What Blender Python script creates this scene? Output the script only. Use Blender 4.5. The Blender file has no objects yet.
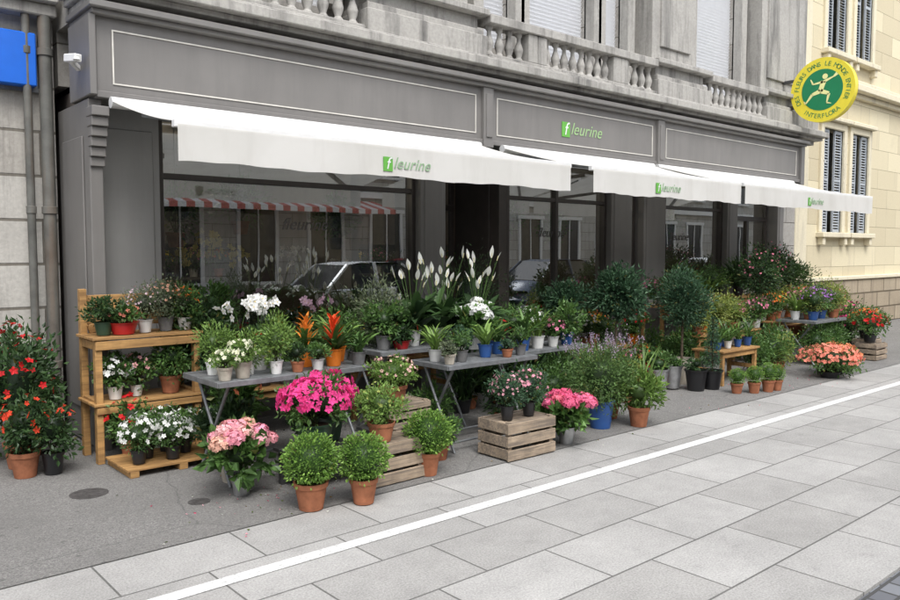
import bpy, math, random
import numpy as np
from mathutils import Matrix, Vector, Euler
random.seed(7); rng=np.random.default_rng(7)
S=bpy.context.scene
# ------------------------------------------------------------ materials
def NM(name):
    m=bpy.data.materials.new(name); m.use_nodes=True
    nt=m.node_tree; return m,nt,nt.nodes['Principled BSDF'],nt.nodes['Material Output']
def nd(nt,t,**k):
    n=nt.nodes.new(t)
    for a,b in k.items(): setattr(n,a,b)
    return n
def ln(nt,a,b): nt.links.new(a,b)
def c4(c): return (c[0],c[1],c[2],1)
def ramp(nt,fac,stops):
    r=nd(nt,'ShaderNodeValToRGB'); e=r.color_ramp.elements
    while len(e)<len(stops): e.new(.5)
    for i,(p,c) in enumerate(stops):
        e[i].position=p; e[i].color=c4(c) if not isinstance(c,(int,float)) else (c,c,c,1)
    ln(nt,fac,r.inputs[0]); return r.outputs[0]
def mixc(nt,fac,a,b,mode='MIX'):
    m=nd(nt,'ShaderNodeMix',data_type='RGBA',blend_type=mode)
    for s,i in ((fac,0),(a,6),(b,7)):
        if hasattr(s,'links'): ln(nt,s,m.inputs[i])
        elif i==0: m.inputs[0].default_value=s
        else: m.inputs[i].default_value=c4(s)
    return m.outputs[2]
def objco(nt,scale=(1,1,1)):
    t=nd(nt,'ShaderNodeTexCoord'); m=nd(nt,'ShaderNodeMapping'); m.inputs['Scale'].default_value=scale
    ln(nt,t.outputs['Object'],m.inputs[0]); return m.outputs[0]
def noise(nt,vec,scale,detail=4,rough=.6):
    n=nd(nt,'ShaderNodeTexNoise'); n.inputs['Scale'].default_value=scale; n.inputs['Detail'].default_value=detail
    n.inputs['Roughness'].default_value=rough; ln(nt,vec,n.inputs['Vector']); return n.outputs['Fac']
def bump(nt,h,b,st=.3,d=.01,prev=None):
    n=nd(nt,'ShaderNodeBump'); n.inputs['Strength'].default_value=st; n.inputs['Distance'].default_value=d
    ln(nt,h,n.inputs['Height'])
    if prev is not None: ln(nt,prev,n.inputs['Normal'])
    if b is not None: ln(nt,n.outputs[0],b.inputs['Normal'])
    return n.outputs[0]
def simple(name,col,rough=.6,var=.15,nscale=8,metal=0,bmp=.0,streak=0,dirt=(.05,.045,.04),grain=None):
    m,nt,b,o=NM(name); v=objco(nt)
    n=noise(nt,v,nscale)
    lo=[c*(1-var) for c in col]; hi=[min(1,c*(1+var)) for c in col]
    c=ramp(nt,n,[(.3,lo),(.7,hi)])
    if streak>0:
        s=noise(nt,objco(nt,(7,7,.7)),1.0,6,.65); f=ramp(nt,s,[(.45,0.),(.75,streak)]); c=mixc(nt,f,c,dirt)
    if grain:
        s=noise(nt,objco(nt,grain),1.0,5,.7); f=ramp(nt,s,[(.42,0.),(.62,.75)]); c=mixc(nt,f,c,dirt)
    ln(nt,c,b.inputs['Base Color']); b.inputs['Roughness'].default_value=rough; b.inputs['Metallic'].default_value=metal
    if bmp: bump(nt,noise(nt,v,nscale*12,3),b,bmp,.004)
    return m
def stone(name,light,mid,dark,amount=.5,joints=None,offs=.5):
    m,nt,b,o=NM(name); v=objco(nt)
    big=noise(nt,v,.9,6,.65); st=noise(nt,objco(nt,(4.5,4.5,.45)),1.0,6,.7); fine=noise(nt,v,28,4,.7)
    c=mixc(nt,ramp(nt,fine,[(.3,0.),(.7,1.)]),light,mid)
    f1=ramp(nt,st,[(.62-amount*.35,0.),(.85-amount*.25,.9)])
    c=mixc(nt,f1,c,dark)
    f2=ramp(nt,big,[(.62-amount*.3,0.),(.8,.75)])
    c=mixc(nt,f2,c,[ (a+d)/2 for a,d in zip(mid,dark)])
    pb=bump(nt,fine,None,.4,.008)
    if joints:
        t=nd(nt,'ShaderNodeTexCoord'); s=nd(nt,'ShaderNodeSeparateXYZ'); ln(nt,t.outputs['Object'],s.inputs[0])
        a=nd(nt,'ShaderNodeMath',operation='ADD'); ln(nt,s.outputs[0],a.inputs[0]); ln(nt,s.outputs[1],a.inputs[1])
        cb=nd(nt,'ShaderNodeCombineXYZ'); ln(nt,a.outputs[0],cb.inputs[0]); ln(nt,s.outputs[2],cb.inputs[1])
        br=nd(nt,'ShaderNodeTexBrick',offset=offs); br.inputs['Scale'].default_value=1
        br.inputs['Brick Width'].default_value=joints[0]; br.inputs['Row Height'].default_value=joints[1]; br.inputs['Mortar Size'].default_value=joints[2]
        br.inputs['Mortar Smooth'].default_value=.3; br.inputs['Color1'].default_value=(1,1,1,1); br.inputs['Color2'].default_value=(.78,.76,.74,1); br.inputs['Mortar'].default_value=(.35,.33,.3,1)
        ln(nt,cb.outputs[0],br.inputs['Vector'])
        c=mixc(nt,1.0,c,br.outputs['Color'],'MULTIPLY')
        inv=nd(nt,'ShaderNodeMath',operation='SUBTRACT'); inv.inputs[0].default_value=1; ln(nt,br.outputs['Fac'],inv.inputs[1])
        pb=bump(nt,inv.outputs[0],None,.6,.02,pb)
    ln(nt,pb,b.inputs['Normal']); ln(nt,c,b.inputs['Base Color']); b.inputs['Roughness'].default_value=.9
    return m
def attrmat(name,rough,transl=0,metal=0,var=.2,nscale=30,bmp=0,spec=.5):
    m,nt,b,o=NM(name); a=nd(nt,'ShaderNodeAttribute',attribute_name='Col'); c=a.outputs['Color']
    if var:
        n=noise(nt,objco(nt),nscale,3); r=ramp(nt,n,[(.3,1-var),(.7,1.0)]); c=mixc(nt,1.0,c,r,'MULTIPLY')
        if bmp: bump(nt,n,b,bmp,.003)
    ln(nt,c,b.inputs['Base Color'])
    b.inputs['Roughness'].default_value=rough; b.inputs['Metallic'].default_value=metal
    b.inputs['Specular IOR Level'].default_value=spec
    if transl:
        t=nd(nt,'ShaderNodeBsdfTranslucent'); ln(nt,c,t.inputs['Color']); x=nd(nt,'ShaderNodeMixShader'); x.inputs[0].default_value=transl
        ln(nt,b.outputs[0],x.inputs[1]); ln(nt,t.outputs[0],x.inputs[2]); ln(nt,x.outputs[0],o.inputs['Surface'])
    return m
PM=[attrmat('leaf',.45,.2,0,0,9,0,.35),attrmat('petal',.6,.25,0,0,25,0,.3),attrmat('clay_pot',.85,0,0,.4,14,.3,.2),
    attrmat('plastic_pot',.35,0,0,.15,10),attrmat('zinc_pot',.38,0,.85,.35,14),attrmat('soil_bark',.95,0,0,.5,60,.6,.1)]
LEAF,PET,CLAY,PLAS,ZINC,SOIL=range(6)
M_wood=simple('crate_wood',(.36,.28,.20),.85,.35,5,0,.4,.4,(.12,.10,.085),(2.5,45,45))
M_pine=simple('pine_wood',(.44,.25,.09),.7,.3,3,0,.3,.4,(.20,.105,.04),(2.0,40,30))
M_taupe=simple('taupe_paint',(.178,.170,.162),.5,.10,1.3,0,.06,.35,(.11,.106,.102))
M_taupeL=simple('light_grey_panel',(.27,.268,.262),.55,.08,1.3,0,.05,.25,(.16,.155,.15))
M_cream=simple('cream_line_paint',(.6,.58,.53),.5)
M_brown=simple('dark_brown_frame',(.045,.038,.034),.4)
M_white=simple('white_paint',(.72,.72,.71),.5,.06)
M_shut=simple('white_roller_shutter',(.70,.71,.73),.5,.03)
M_steel=simple('grey_metal',(.21,.22,.23),.5,.3,12,.4,0,.4,(.08,.07,.06))
M_dark=simple('dark_metal',(.05,.05,.05),.5,.2)
M_cover=simple('worn_cast_iron',(.085,.08,.078),.7,.4,20,.3)
M_green=simple('logo_green',(.12,.38,.06),.5,.05)
M_greenL=simple('pale_green_letters',(.30,.46,.22),.5,.05)
M_greenV=simple('awning_green_letters',(.26,.40,.24),.6,.05)
M_blue=simple('blue_sign_face',(.01,.13,.62),.35,.05)
M_yel=simple('sign_yellow',(.76,.64,.05),.4,.05)
M_pyel=simple('sign_pale_yellow',(.8,.78,.35),.4,.05)
M_sgreen=simple('sign_green',(.01,.20,.08),.4,.05)
M_int=simple('interior_wall',(.15,.13,.115),.8)
M_letter=simple('grey_window_vinyl',(.10,.098,.095),.6)
M_cable=simple('rusty_pipe_paint',(.11,.11,.10),.6,.3,6,0,.2,.5,(.2,.1,.04))
M_soot=stone('weathered_limestone',(.44,.425,.395),(.34,.328,.305),(.10,.097,.093),.3,(1.3,.42,.008))
M_sootp=stone('weathered_moulding',(.43,.415,.385),(.33,.318,.295),(.065,.063,.061),.40)
M_neigh=stone('pale_limestone',(.56,.545,.505),(.44,.425,.395),(.15,.14,.13),.3,(.95,.37,.014))
M_yw=stone('cream_ashlar',(.69,.62,.44),(.64,.57,.40),(.42,.37,.28),.1,(1.1,.42,.004))
M_ywt=stone('cream_moulding',(.70,.64,.48),(.62,.56,.42),(.3,.27,.22),.2)
M_ybase=stone('brown_base_stone',(.44,.37,.27),(.34,.28,.20),(.15,.12,.10),.3,(.7,.34,.02))
M_opp=stone('opposite_wall',(.56,.56,.54),(.46,.455,.43),(.2,.19,.18),.3,(1.1,.4,.01))
M_gshut=simple('grey_shutter_paint',(.38,.41,.44),.6,.1,3,0,0,.3,(.18,.18,.18))
def fabric():
    m,nt,b,o=NM('cream_awning_fabric'); v=objco(nt)
    n=noise(nt,v,1.2,5); s=noise(nt,objco(nt,(3,3,.5)),1.5,5)
    c=ramp(nt,n,[(.3,(.66,.65,.61)),(.65,(.74,.73,.70))]); c=mixc(nt,ramp(nt,s,[(.48,0.),(.8,.45)]),c,(.50,.48,.44))
    ln(nt,c,b.inputs['Base Color']); b.inputs['Roughness'].default_value=.85
    bump(nt,n,b,.3,.03)
    t=nd(nt,'ShaderNodeBsdfTranslucent'); ln(nt,c,t.inputs['Color']); x=nd(nt,'ShaderNodeMixShader'); x.inputs[0].default_value=.22
    ln(nt,b.outputs[0],x.inputs[1]); ln(nt,t.outputs[0],x.inputs[2]); ln(nt,x.outputs[0],o.inputs['Surface']); return m
M_awn=fabric()
def glassm(name,boost,tint=(.74,.78,.78)):
    m,nt,b,o=NM(name); nt.nodes.remove(b)
    f=nd(nt,'ShaderNodeFresnel'); f.inputs[0].default_value=1.5
    a=nd(nt,'ShaderNodeMath',operation='MULTIPLY_ADD'); ln(nt,f.outputs[0],a.inputs[0]); a.inputs[1].default_value=1.6; a.inputs[2].default_value=boost
    g=nd(nt,'ShaderNodeBsdfGlossy'); g.inputs['Roughness'].default_value=.0; g.inputs['Color'].default_value=(.93,.97,1,1)
    nn=noise(nt,objco(nt),.9,2); bp=nd(nt,'ShaderNodeBump'); bp.inputs['Strength'].default_value=.04; bp.inputs['Distance'].default_value=.02; ln(nt,nn,bp.inputs['Height']); ln(nt,bp.outputs[0],g.inputs['Normal'])
    t=nd(nt,'ShaderNodeBsdfTransparent'); t.inputs[0].default_value=c4(tint)
    x=nd(nt,'ShaderNodeMixShader'); ln(nt,a.outputs[0],x.inputs[0]); ln(nt,t.outputs[0],x.inputs[1]); ln(nt,g.outputs[0],x.inputs[2]); ln(nt,x.outputs[0],o.inputs['Surface']); return m
M_glass=glassm('shop_glass',.32)
def darkglass():
    m,nt,b,o=NM('dark_window_glass'); b.inputs['Base Color'].default_value=(.02,.025,.03,1); b.inputs['Roughness'].default_value=.05; return m
M_dglass=darkglass()
def asphalt(name,a,bc,stain=.4):
    m,nt,b,o=NM(name); v=objco(nt)
    f=noise(nt,v,110,3,.8); g=noise(nt,v,1.1,6,.65); h=noise(nt,v,9,4,.6)
    c=ramp(nt,f,[(.35,[x*.55 for x in a]),(.5,a),(.68,[min(1,x*1.7) for x in a])])
    c=mixc(nt,ramp(nt,g,[(.4,0.),(.72,stain)]),c,bc)
    c=mixc(nt,ramp(nt,h,[(.6,0.),(.75,.35)]),c,[x*.75 for x in bc])
    vo=nd(nt,'ShaderNodeTexVoronoi',feature='DISTANCE_TO_EDGE'); vo.inputs['Scale'].default_value=.45
    wv=nd(nt,'ShaderNodeMix',data_type='VECTOR'); wv.inputs[0].default_value=.12
    nn=nd(nt,'ShaderNodeTexNoise'); nn.inputs['Scale'].default_value=3; ln(nt,v,nn.inputs['Vector'])
    ln(nt,v,wv.inputs[4]); ln(nt,nn.outputs['Color'],wv.inputs[5]); ln(nt,wv.outputs[1],vo.inputs['Vector'])
    c=mixc(nt,ramp(nt,vo.outputs['Distance'],[(0.,.4),(.004,0.)]),c,(.05,.05,.05))
    v2=nd(nt,'ShaderNodeTexVoronoi'); v2.inputs['Scale'].default_value=5.5; ln(nt,v,v2.inputs['Vector'])
    c=mixc(nt,ramp(nt,v2.outputs['Distance'],[(.06,.5),(.09,0.)]),c,[x*.5 for x in bc])
    ln(nt,c,b.inputs['Base Color']); b.inputs['Roughness'].default_value=.9; bump(nt,f,b,.6,.008); return m
M_asph=asphalt('worn_pavement_asphalt',(.185,.18,.172),(.13,.126,.12),.6)
M_road=asphalt('road_asphalt',(.08,.08,.08),(.05,.05,.05))
def paving():
    m,nt,b,o=NM('granite_paving_slabs'); t=nd(nt,'ShaderNodeTexCoord'); mp=nd(nt,'ShaderNodeMapping'); mp.inputs['Location'].default_value=(.33,-4.1+.45*12,0); ln(nt,t.outputs['Object'],mp.inputs[0])
    br=nd(nt,'ShaderNodeTexBrick',offset=.43,offset_frequency=2); br.inputs['Scale'].default_value=1
    br.inputs['Brick Width'].default_value=.74; br.inputs['Row Height'].default_value=.45; br.inputs['Mortar Size'].default_value=.006; br.inputs['Mortar Smooth'].default_value=.25
    br.inputs['Color1'].default_value=(.42,.413,.40,1); br.inputs['Color2'].default_value=(.335,.328,.315,1); br.inputs['Mortar'].default_value=(.14,.137,.13,1); br.inputs['Bias'].default_value=-.1
    ln(nt,mp.outputs[0],br.inputs['Vector'])
    v=objco(nt); f=noise(nt,v,90,3,.85); g=noise(nt,v,.7,6,.7); h=noise(nt,v,6,6,.7)
    c=mixc(nt,1.,br.outputs['Color'],ramp(nt,f,[(.3,.62),(.7,1.22)]),'MULTIPLY')
    c=mixc(nt,1.,c,ramp(nt,g,[(.3,.80),(.65,1.08)]),'MULTIPLY')
    c=mixc(nt,1.,c,ramp(nt,h,[(.3,1.06),(.6,.95),(.78,.72)]),'MULTIPLY')
    vo=nd(nt,'ShaderNodeTexVoronoi'); vo.inputs['Scale'].default_value=2.3; ln(nt,v,vo.inputs['Vector'])
    c=mixc(nt,ramp(nt,vo.outputs['Distance'],[(.035,.45),(.05,0.)]),c,(.17,.165,.16))
    ln(nt,c,b.inputs['Base Color']); b.inputs['Roughness'].default_value=.85
    iv=nd(nt,'ShaderNodeMath',operation='SUBTRACT'); iv.inputs[0].default_value=1; ln(nt,br.outputs['Fac'],iv.inputs[1])
    p=bump(nt,iv.outputs[0],None,.5,.006); bump(nt,f,b,.35,.004,p); return m
M_pave=paving()
def setts():
    m,nt,b,o=NM('granite_setts'); v=objco(nt)
    br=nd(nt,'ShaderNodeTexBrick'); br.inputs['Scale'].default_value=1; br.inputs['Brick Width'].default_value=.13; br.inputs['Row Height'].default_value=.1; br.inputs['Mortar Size'].default_value=.008
    br.inputs['Color1'].default_value=(.20,.21,.23,1); br.inputs['Color2'].default_value=(.12,.125,.14,1); br.inputs['Mortar'].default_value=(.06,.06,.06,1); ln(nt,v,br.inputs['Vector'])
    ln(nt,br.outputs['Color'],b.inputs['Base Color']); b.inputs['Roughness'].default_value=.8
    iv=nd(nt,'ShaderNodeMath',operation='SUBTRACT'); iv.inputs[0].default_value=1; ln(nt,br.outputs['Fac'],iv.inputs[1]); bump(nt,iv.outputs[0],b,.8,.02); return m
M_sett=setts()
def wline():
    m,nt,b,o=NM('worn_white_road_paint'); v=objco(nt); n=noise(nt,v,45,5,.8); g=noise(nt,v,2,5)
    c=ramp(nt,n,[(.38,(.42,.42,.41)),(.47,(.70,.70,.69)),(.7,(.76,.76,.75))]); c=mixc(nt,1.,c,ramp(nt,g,[(.3,.82),(.6,1.)]),'MULTIPLY')
    ln(nt,c,b.inputs['Base Color']); b.inputs['Roughness'].default_value=.8; return m
M_line=wline()
# ------------------------------------------------------------ mesh builder
def nrm(a): return a/np.maximum(np.linalg.norm(a,axis=-1,keepdims=True),1e-9)
class MB:
    def __init__(s): s.v=[];s.n=0;s.l=[];s.t=[];s.c=[];s.m=[];s.s=[]
    def add(s,v,f,col=(1,1,1),mat=0,sm=False):
        v=np.asarray(v,float).reshape(-1,3)
        if isinstance(f,np.ndarray): s.l.append((f+s.n).ravel()); t=np.full(len(f),f.shape[1])
        else: s.l.append(np.array([i for q in f for i in q])+s.n); t=np.array([len(q) for q in f])
        s.t.append(t); k=len(t); c=np.asarray(col,float)
        if c.ndim==1: c=np.tile(c,(k,1))
        s.c.append(c); s.m.append(np.full(k,mat)); s.s.append(np.full(k,sm)); s.v.append(v); s.n+=len(v)
    def box(s,x0,x1,y0,y1,z0,z1,col=(1,1,1),mat=0):
        v=[(x,y,z) for z in(z0,z1) for y in(y0,y1) for x in(x0,x1)]
        s.add(v,[(0,2,3,1),(4,5,7,6),(0,1,5,4),(2,6,7,3),(0,4,6,2),(1,3,7,5)],col,mat)
    def obox(s,c,size,rot=(0,0,0),col=(1,1,1),mat=0):
        R=np.array(Euler(rot).to_matrix()); h=np.array(size)/2
        v=np.array([(x,y,z) for z in(-1,1) for y in(-1,1) for x in(-1,1)])*h; v=v@R.T+np.array(c)
        s.add(v,[(0,2,3,1),(4,5,7,6),(0,1,5,4),(2,6,7,3),(0,4,6,2),(1,3,7,5)],col,mat)
    def beam(s,p,q,w,h,col=(1,1,1),mat=0):
        p=Vector(p);q=Vector(q);d=q-p; e=d.to_track_quat('X','Z').to_euler()
        s.obox((p+q)/2,(d.length,w,h),e,col,mat)
    def tube(s,pts,rad,seg=8,col=(1,1,1),mat=0,cap=True):
        pts=np.asarray(pts,float); k=len(pts); rad=np.broadcast_to(rad,(k,))
        d=np.gradient(pts,axis=0); d=nrm(d); ref=np.array([0,0,1.]) if abs(d[0][2])<.9 else np.array([1.,0,0])
        V=[]
        for i in range(k):
            a=nrm(np.cross(d[i],ref)); b=np.cross(d[i],a)
            for j in range(seg):
                t=2*math.pi*j/seg; V.append(pts[i]+rad[i]*(a*math.cos(t)+b*math.sin(t)))
        F=[(i*seg+j,i*seg+(j+1)%seg,(i+1)*seg+(j+1)%seg,(i+1)*seg+j) for i in range(k-1) for j in range(seg)]
        s.add(V,F,col,mat,True)
        if cap:
            s.add(V[:seg],[tuple(range(seg))],col,mat); s.add(V[-seg:],[tuple(range(seg))],col,mat)
    def lathe(s,prof,c=(0,0,0),seg=24,col=(1,1,1),mat=0,crisp=True):
        t=np.arange(seg)*2*math.pi/seg; cs=np.stack([np.cos(t),np.sin(t)],1)
        if crisp:
            for (r0,z0),(r1,z1) in zip(prof[:-1],prof[1:]):
                V=np.concatenate([np.c_[cs*r0,np.full(seg,z0)],np.c_[cs*r1,np.full(seg,z1)]])+np.array(c)
                s.add(V,[(j,(j+1)%seg,seg+(j+1)%seg,seg+j) for j in range(seg)],col,mat,True)
        else:
            V=np.concatenate([np.c_[cs*r,np.full(seg,z)] for r,z in prof])+np.array(c)
            s.add(V,[(i*seg+j,i*seg+(j+1)%seg,(i+1)*seg+(j+1)%seg,(i+1)*seg+j) for i in range(len(prof)-1) for j in range(seg)],col,mat,True)
    def mesh(s,name,mats):
        me=bpy.data.meshes.new(name); V=np.concatenate(s.v); L=np.concatenate(s.l).astype(np.int32); T=np.concatenate(s.t)
        me.vertices.add(len(V)); me.vertices.foreach_set('co',V.ravel().astype(np.float32))
        me.loops.add(len(L)); me.loops.foreach_set('vertex_index',L)
        me.polygons.add(len(T)); st=np.concatenate([[0],np.cumsum(T)[:-1]]).astype(np.int32); me.polygons.foreach_set('loop_start',st)
        for m in mats: me.materials.append(m)
        me.polygons.foreach_set('material_index',np.concatenate(s.m).astype(np.int32)); me.polygons.foreach_set('use_smooth',np.concatenate(s.s).astype(bool))
        me.update(calc_edges=True)
        ca=me.color_attributes.new('Col','FLOAT_COLOR','CORNER'); C=np.repeat(np.concatenate(s.c),T,axis=0); C=np.c_[C,np.ones(len(C))]
        ca.data.foreach_set('color',C.ravel().astype(np.float32)); return me
    def obj(s,name,mats,parent=None,loc=(0,0,0),rz=0,bev=0):
        me=s.mesh(name,mats if isinstance(mats,list) else [mats]); o=bpy.data.objects.new(name,me); S.collection.objects.link(o)
        o.location=loc; o.rotation_euler[2]=rz
        if parent: o.parent=parent
        if bev:
            b=o.modifiers.new('bev','BEVEL'); b.width=bev; b.segments=1; b.limit_method='ANGLE'; b.angle_limit=math.radians(50)
        return o
def empty(name,loc=(0,0,0)):
    e=bpy.data.objects.new(name,None); S.collection.objects.link(e); e.location=loc; return e
def text(body,size,mat,parent,loc,rot=(math.pi/2,0,0),shear=.25,ext=.001,name='letters',align='LEFT',sp=1.0):
    cu=bpy.data.curves.new(name,'FONT'); cu.body=body; cu.size=size; cu.shear=shear; cu.extrude=ext; cu.align_x=align; cu.space_character=sp
    cu.materials.append(mat); o=bpy.data.objects.new(name,cu); S.collection.objects.link(o)
    o.location=loc; o.rotation_euler=rot; o.parent=parent; return o
# ------------------------------------------------------------ ground
def sheet(name,x0,x1,y0,y1,z,mat):
    b=MB(); b.add([(x0,y0,z),(x1,y0,z),(x1,y1,z),(x0,y1,z)],[(0,1,2,3)]); return b.obj(name,mat)
sheet('ground',-300,300,-300,300,-.16,M_road)
b=MB(); b.box(-60,120,1.42,7.4,-.15,0.0); b.obj('pavement',M_pave)
b=MB(); b.box(-60,120,1.10,1.415,-.15,-.012); b.obj('kerb_of_granite_setts',M_sett)
sheet('pavement_asphalt_strip',-60,120,4.1,7.2,.004,M_asph)
sheet('painted_white_line',-60,120,3.44,3.53,.004,M_line)
sheet('road',-60,120,-6.5,1.1,-.14,M_road)
b=MB(); b.box(-60,120,-9,-6.5,-.15,0.0); b.obj('far_pavement',M_pave)
for x,y,r in ((1.50,5.35,.12),(1.98,4.72,.07)):
    b=MB(); b.lathe([(r,0),(r,.002),(r*.9,.002),(r*.88,.001),(0.001,.001)],(0,0,0),28)
    for k in range(5): b.box(-r*.6,r*.6,(k-2)*r*.28-.006,(k-2)*r*.28+.006,.001,.003)
    b.obj('utility_cover',M_cover,None,(x,y,.004))
# ------------------------------------------------------------ shop building
shop=empty('flower_shop_building')
tp=MB()
tp.box(1.94,13.7,6.40,6.93,2.80,3.40)
tp.box(1.90,13.74,6.33,6.93,3.40,3.44); tp.box(1.87,13.77,6.28,6.93,3.44,3.49)
tp.box(1.93,13.71,6.375,6.9,2.775,2.83)
for x in (6.0,9.32): tp.box(x,x+.15,6.35,6.9,2.74,3.397); tp.box(x+.03,x+.12,6.335,6.36,2.85,3.33)
tp.box(1.88,1.93,6.35,6.9,2.79,3.397); tp.box(13.6,13.72,6.35,6.9,2.74,3.397)
tp.box(1.89,1.99,6.46,7.3,0.02,2.774)
tp.box(1.875,1.89,6.6,7.15,.3,2.5)
tp.box(1.86,1.99,6.42,6.46,0,.25)
for i in range(6): tp.box(1.87+.004*i,2.0,6.30+.027*i,6.46,2.70-.075*(i+1),2.70-.075*i)
for x0,x1 in ((5.38,5.74),(8.75,9.22),(9.5,10.05),(11.8,12.12),(13.5,13.72)):
    tp.box(x0,x1,6.70,6.95,0.0,2.774); tp.box(x0-.015,x1+.015,6.685,6.95,0,.3); tp.box(x0+.05,x1-.05,6.69,6.705,.42,2.6)
for x0,x1 in ((2.54,5.38),(6.8,8.75),(10.05,11.8)):
    tp.box(x0,x1,6.76,6.95,0,.42); tp.box(x0,x1,6.73,6.95,.42,.47)
    tp.box(x0+.1,x1-.1,6.752,6.77,.08,.36)
tp.obj('taupe_joinery',M_taupe,shop,bev=.006)
tl=MB(); tl.box(2.0,2.54,6.74,6.95,0,2.774); tl.box(2.06,2.48,6.725,6.75,.35,2.6); tl.obj('grey_end_panel',M_taupeL,shop,bev=.006)
cr=MB()
for x0,x1 in ((2.06,5.92),(6.24,9.24),(9.56,13.5)):
    z0,z1=2.89,3.31; y0,y1=6.392,6.405;w=.011
    cr.box(x0,x1,y0,y1,z1-w,z1); cr.box(x0,x1,y0,y1,z0,z0+w); cr.box(x0,x0+w,y0,y1,z0+w,z1-w); cr.box(x1-w,x1,y0,y1,z0+w,z1-w)
cr.obj('fascia_cream_lines',M_cream,shop)
fr=MB()
for x0,x1,muls in ((2.54,5.38,()),(6.8,8.75,(7.7,)),(10.05,11.8,())):
    fr.box(x0,x1,6.80,6.88,2.22,2.27); fr.box(x0,x1,6.80,6.88,.47,.52); fr.box(x0,x1,6.80,6.88,2.72,2.77)
    for x in (x0,)+(x1-.05,)+muls: fr.box(x,x+.05,6.79,6.87,.475,2.77)
fr.box(6.66,6.79,6.78,6.95,0,2.774)
for xd0,xd1,yd in ((5.74,6.66,7.6),(12.12,13.5,6.9),(9.22,9.5,6.85)):
    fr.box(xd0,xd0+.06,yd,yd+.06,0,2.77); fr.box(xd1-.06,xd1,yd,yd+.06,0,2.77); fr.box(xd0,xd1,yd-.002,yd+.06,2.1,2.18); fr.box(xd0,xd1,yd-.002,yd+.06,.0,.2)
fr.box(12.78,12.86,6.897,6.96,0.2,2.1)
fr.box(5.72,5.75,6.96,7.6,0,2.9); fr.box(6.66,6.69,6.96,7.6,0,2.9)
fr.obj('window_and_door_frames',M_brown,shop,bev=.004)
gl=MB()
for x0,x1,y,z0 in ((2.59,5.33,6.84,.5),(6.85,7.7,6.84,.5),(7.75,8.7,6.84,.5),(10.1,11.75,6.84,.5),(5.8,6.6,7.63,.2),(12.18,13.44,6.93,.2),(9.28,9.44,6.88,.2)):
    gl.add([(x0,y,z0),(x1,y,z0),(x1,y,2.74),(x0,y,2.74)],[(0,1,2,3)])
gl.obj('shop_glass_panes',M_glass,shop)
it=MB(); it.box(1.99,14.2,10.5,10.6,0,3.0); it.box(1.99,14.2,6.96,10.5,.006,.012); it.box(1.99,2.05,6.96,10.5,0.012,3.0); it.box(14.15,14.2,6.96,10.5,.012,3.0); it.box(1.99,14.3,6.94,10.5,2.95,3.0)
it.box(5.2,5.3,7.8,10.4,.012,2.95); it.box(9.7,9.8,7.3,10.4,.012,2.95)
for z in (.7,1.2,1.7): it.box(2.2,5.0,10.1,10.4,z,z+.03); it.box(6.0,9.5,10.1,10.4,z,z+.03)
it.box(6.7,7.9,8.6,9.1,.012,1.0)
it.obj('shop_interior_room',M_int,shop)
w=MB()
wins=[(3.0,4.3),(6.42,6.95),(7.2,8.45),(8.7,9.2),(10.95,12.3)]
zb,zt=4.05,6.3
xs=[1.9]
for a,c in wins: xs+= [a,c]
xs.append(14.35)
for i in range(0,len(xs),2): w.box(xs[i],xs[i+1],6.95,7.3,3.45,zt)
for a,c in wins: w.box(a,c,6.95,7.3,3.45,zb)
w.box(1.9,14.35,6.95,7.3,zt,11); w.box(1.9,14.35,7.3,14,3.0,11)
w.box(13.76,14.35,6.8,7.5,0,3.45)
w.obj('limestone_upper_wall',M_soot,shop)
mo=MB()
mo.box(1.9,14.38,6.50,6.94,3.495,3.56); mo.box(1.86,14.42,6.36,6.94,3.56,3.61); mo.box(1.82,14.46,6.26,6.94,3.61,3.70); mo.box(1.87,14.41,6.34,6.94,3.70,3.74)
for a,c in ((1.92,2.75),(4.5,6.12),(9.4,10.75),(12.5,14.36)):
    mo.box(a,c,6.42,6.94,3.743,3.98); mo.box(a+.03,c-.03,6.46,6.94,3.98,4.05); mo.box(a+.06,c-.06,6.52,6.94,4.05,4.2); mo.box(a-.02,c+.02,6.40,6.94,4.2,4.27)
    mo.box(a+.12,c-.12,6.62,6.94,4.273,8.6); mo.box(a+.3,c-.3,6.585,6.63,4.5,8.2)
mo.box(1.9,14.38,6.55,6.94,8.6,8.9)
for a,c in wins:
    mo.box(a-.16,a,6.80,6.98,4.05,zt+.15); mo.box(c,c+.16,6.80,6.98,4.05,zt+.15); mo.box(a,c,6.80,6.98,zt,zt+.15); mo.box(a-.22,c+.22,6.72,6.98,zt+.15,zt+.26)
for a,c in ((2.78,4.47),(6.15,9.37),(10.78,12.47)):
    mo.box(a,c,6.42,6.62,3.743,3.80); mo.box(a,c,6.40,6.64,4.13,4.23)
    n=int((c-a)/.155)
    for i in range(n):
        x=a+(i+.5)*(c-a)/n
        if a>6 and a<7 and i in (4,5,n-6,n-5):
            mo.box(x-.078,x+.078,6.43,6.60,3.801,4.129); continue
        mo.lathe([(.05,3.80),(.05,3.83),(.03,3.845),(.052,3.91),(.056,3.94),(.04,3.99),(.026,4.03),(.024,4.07),(.04,4.09),(.045,4.13)],(x,6.52,0),10,crisp=False)
mo.obj('cornice_piers_balustrades',M_sootp,shop,bev=.008)
sh=MB()
for a,c in wins:
    for k in range(45):
        z=zb+k*.05
        sh.add([(a,7.04,z),(c,7.04,z),(c,7.02,z+.045),(a,7.02,z+.045)],[(0,1,2,3)]); sh.add([(a,7.02,z+.045),(c,7.02,z+.045),(c,7.04,z+.05),(a,7.04,z+.05)],[(0,1,2,3)])
sh.obj('roller_shutters',M_shut,shop)
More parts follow.
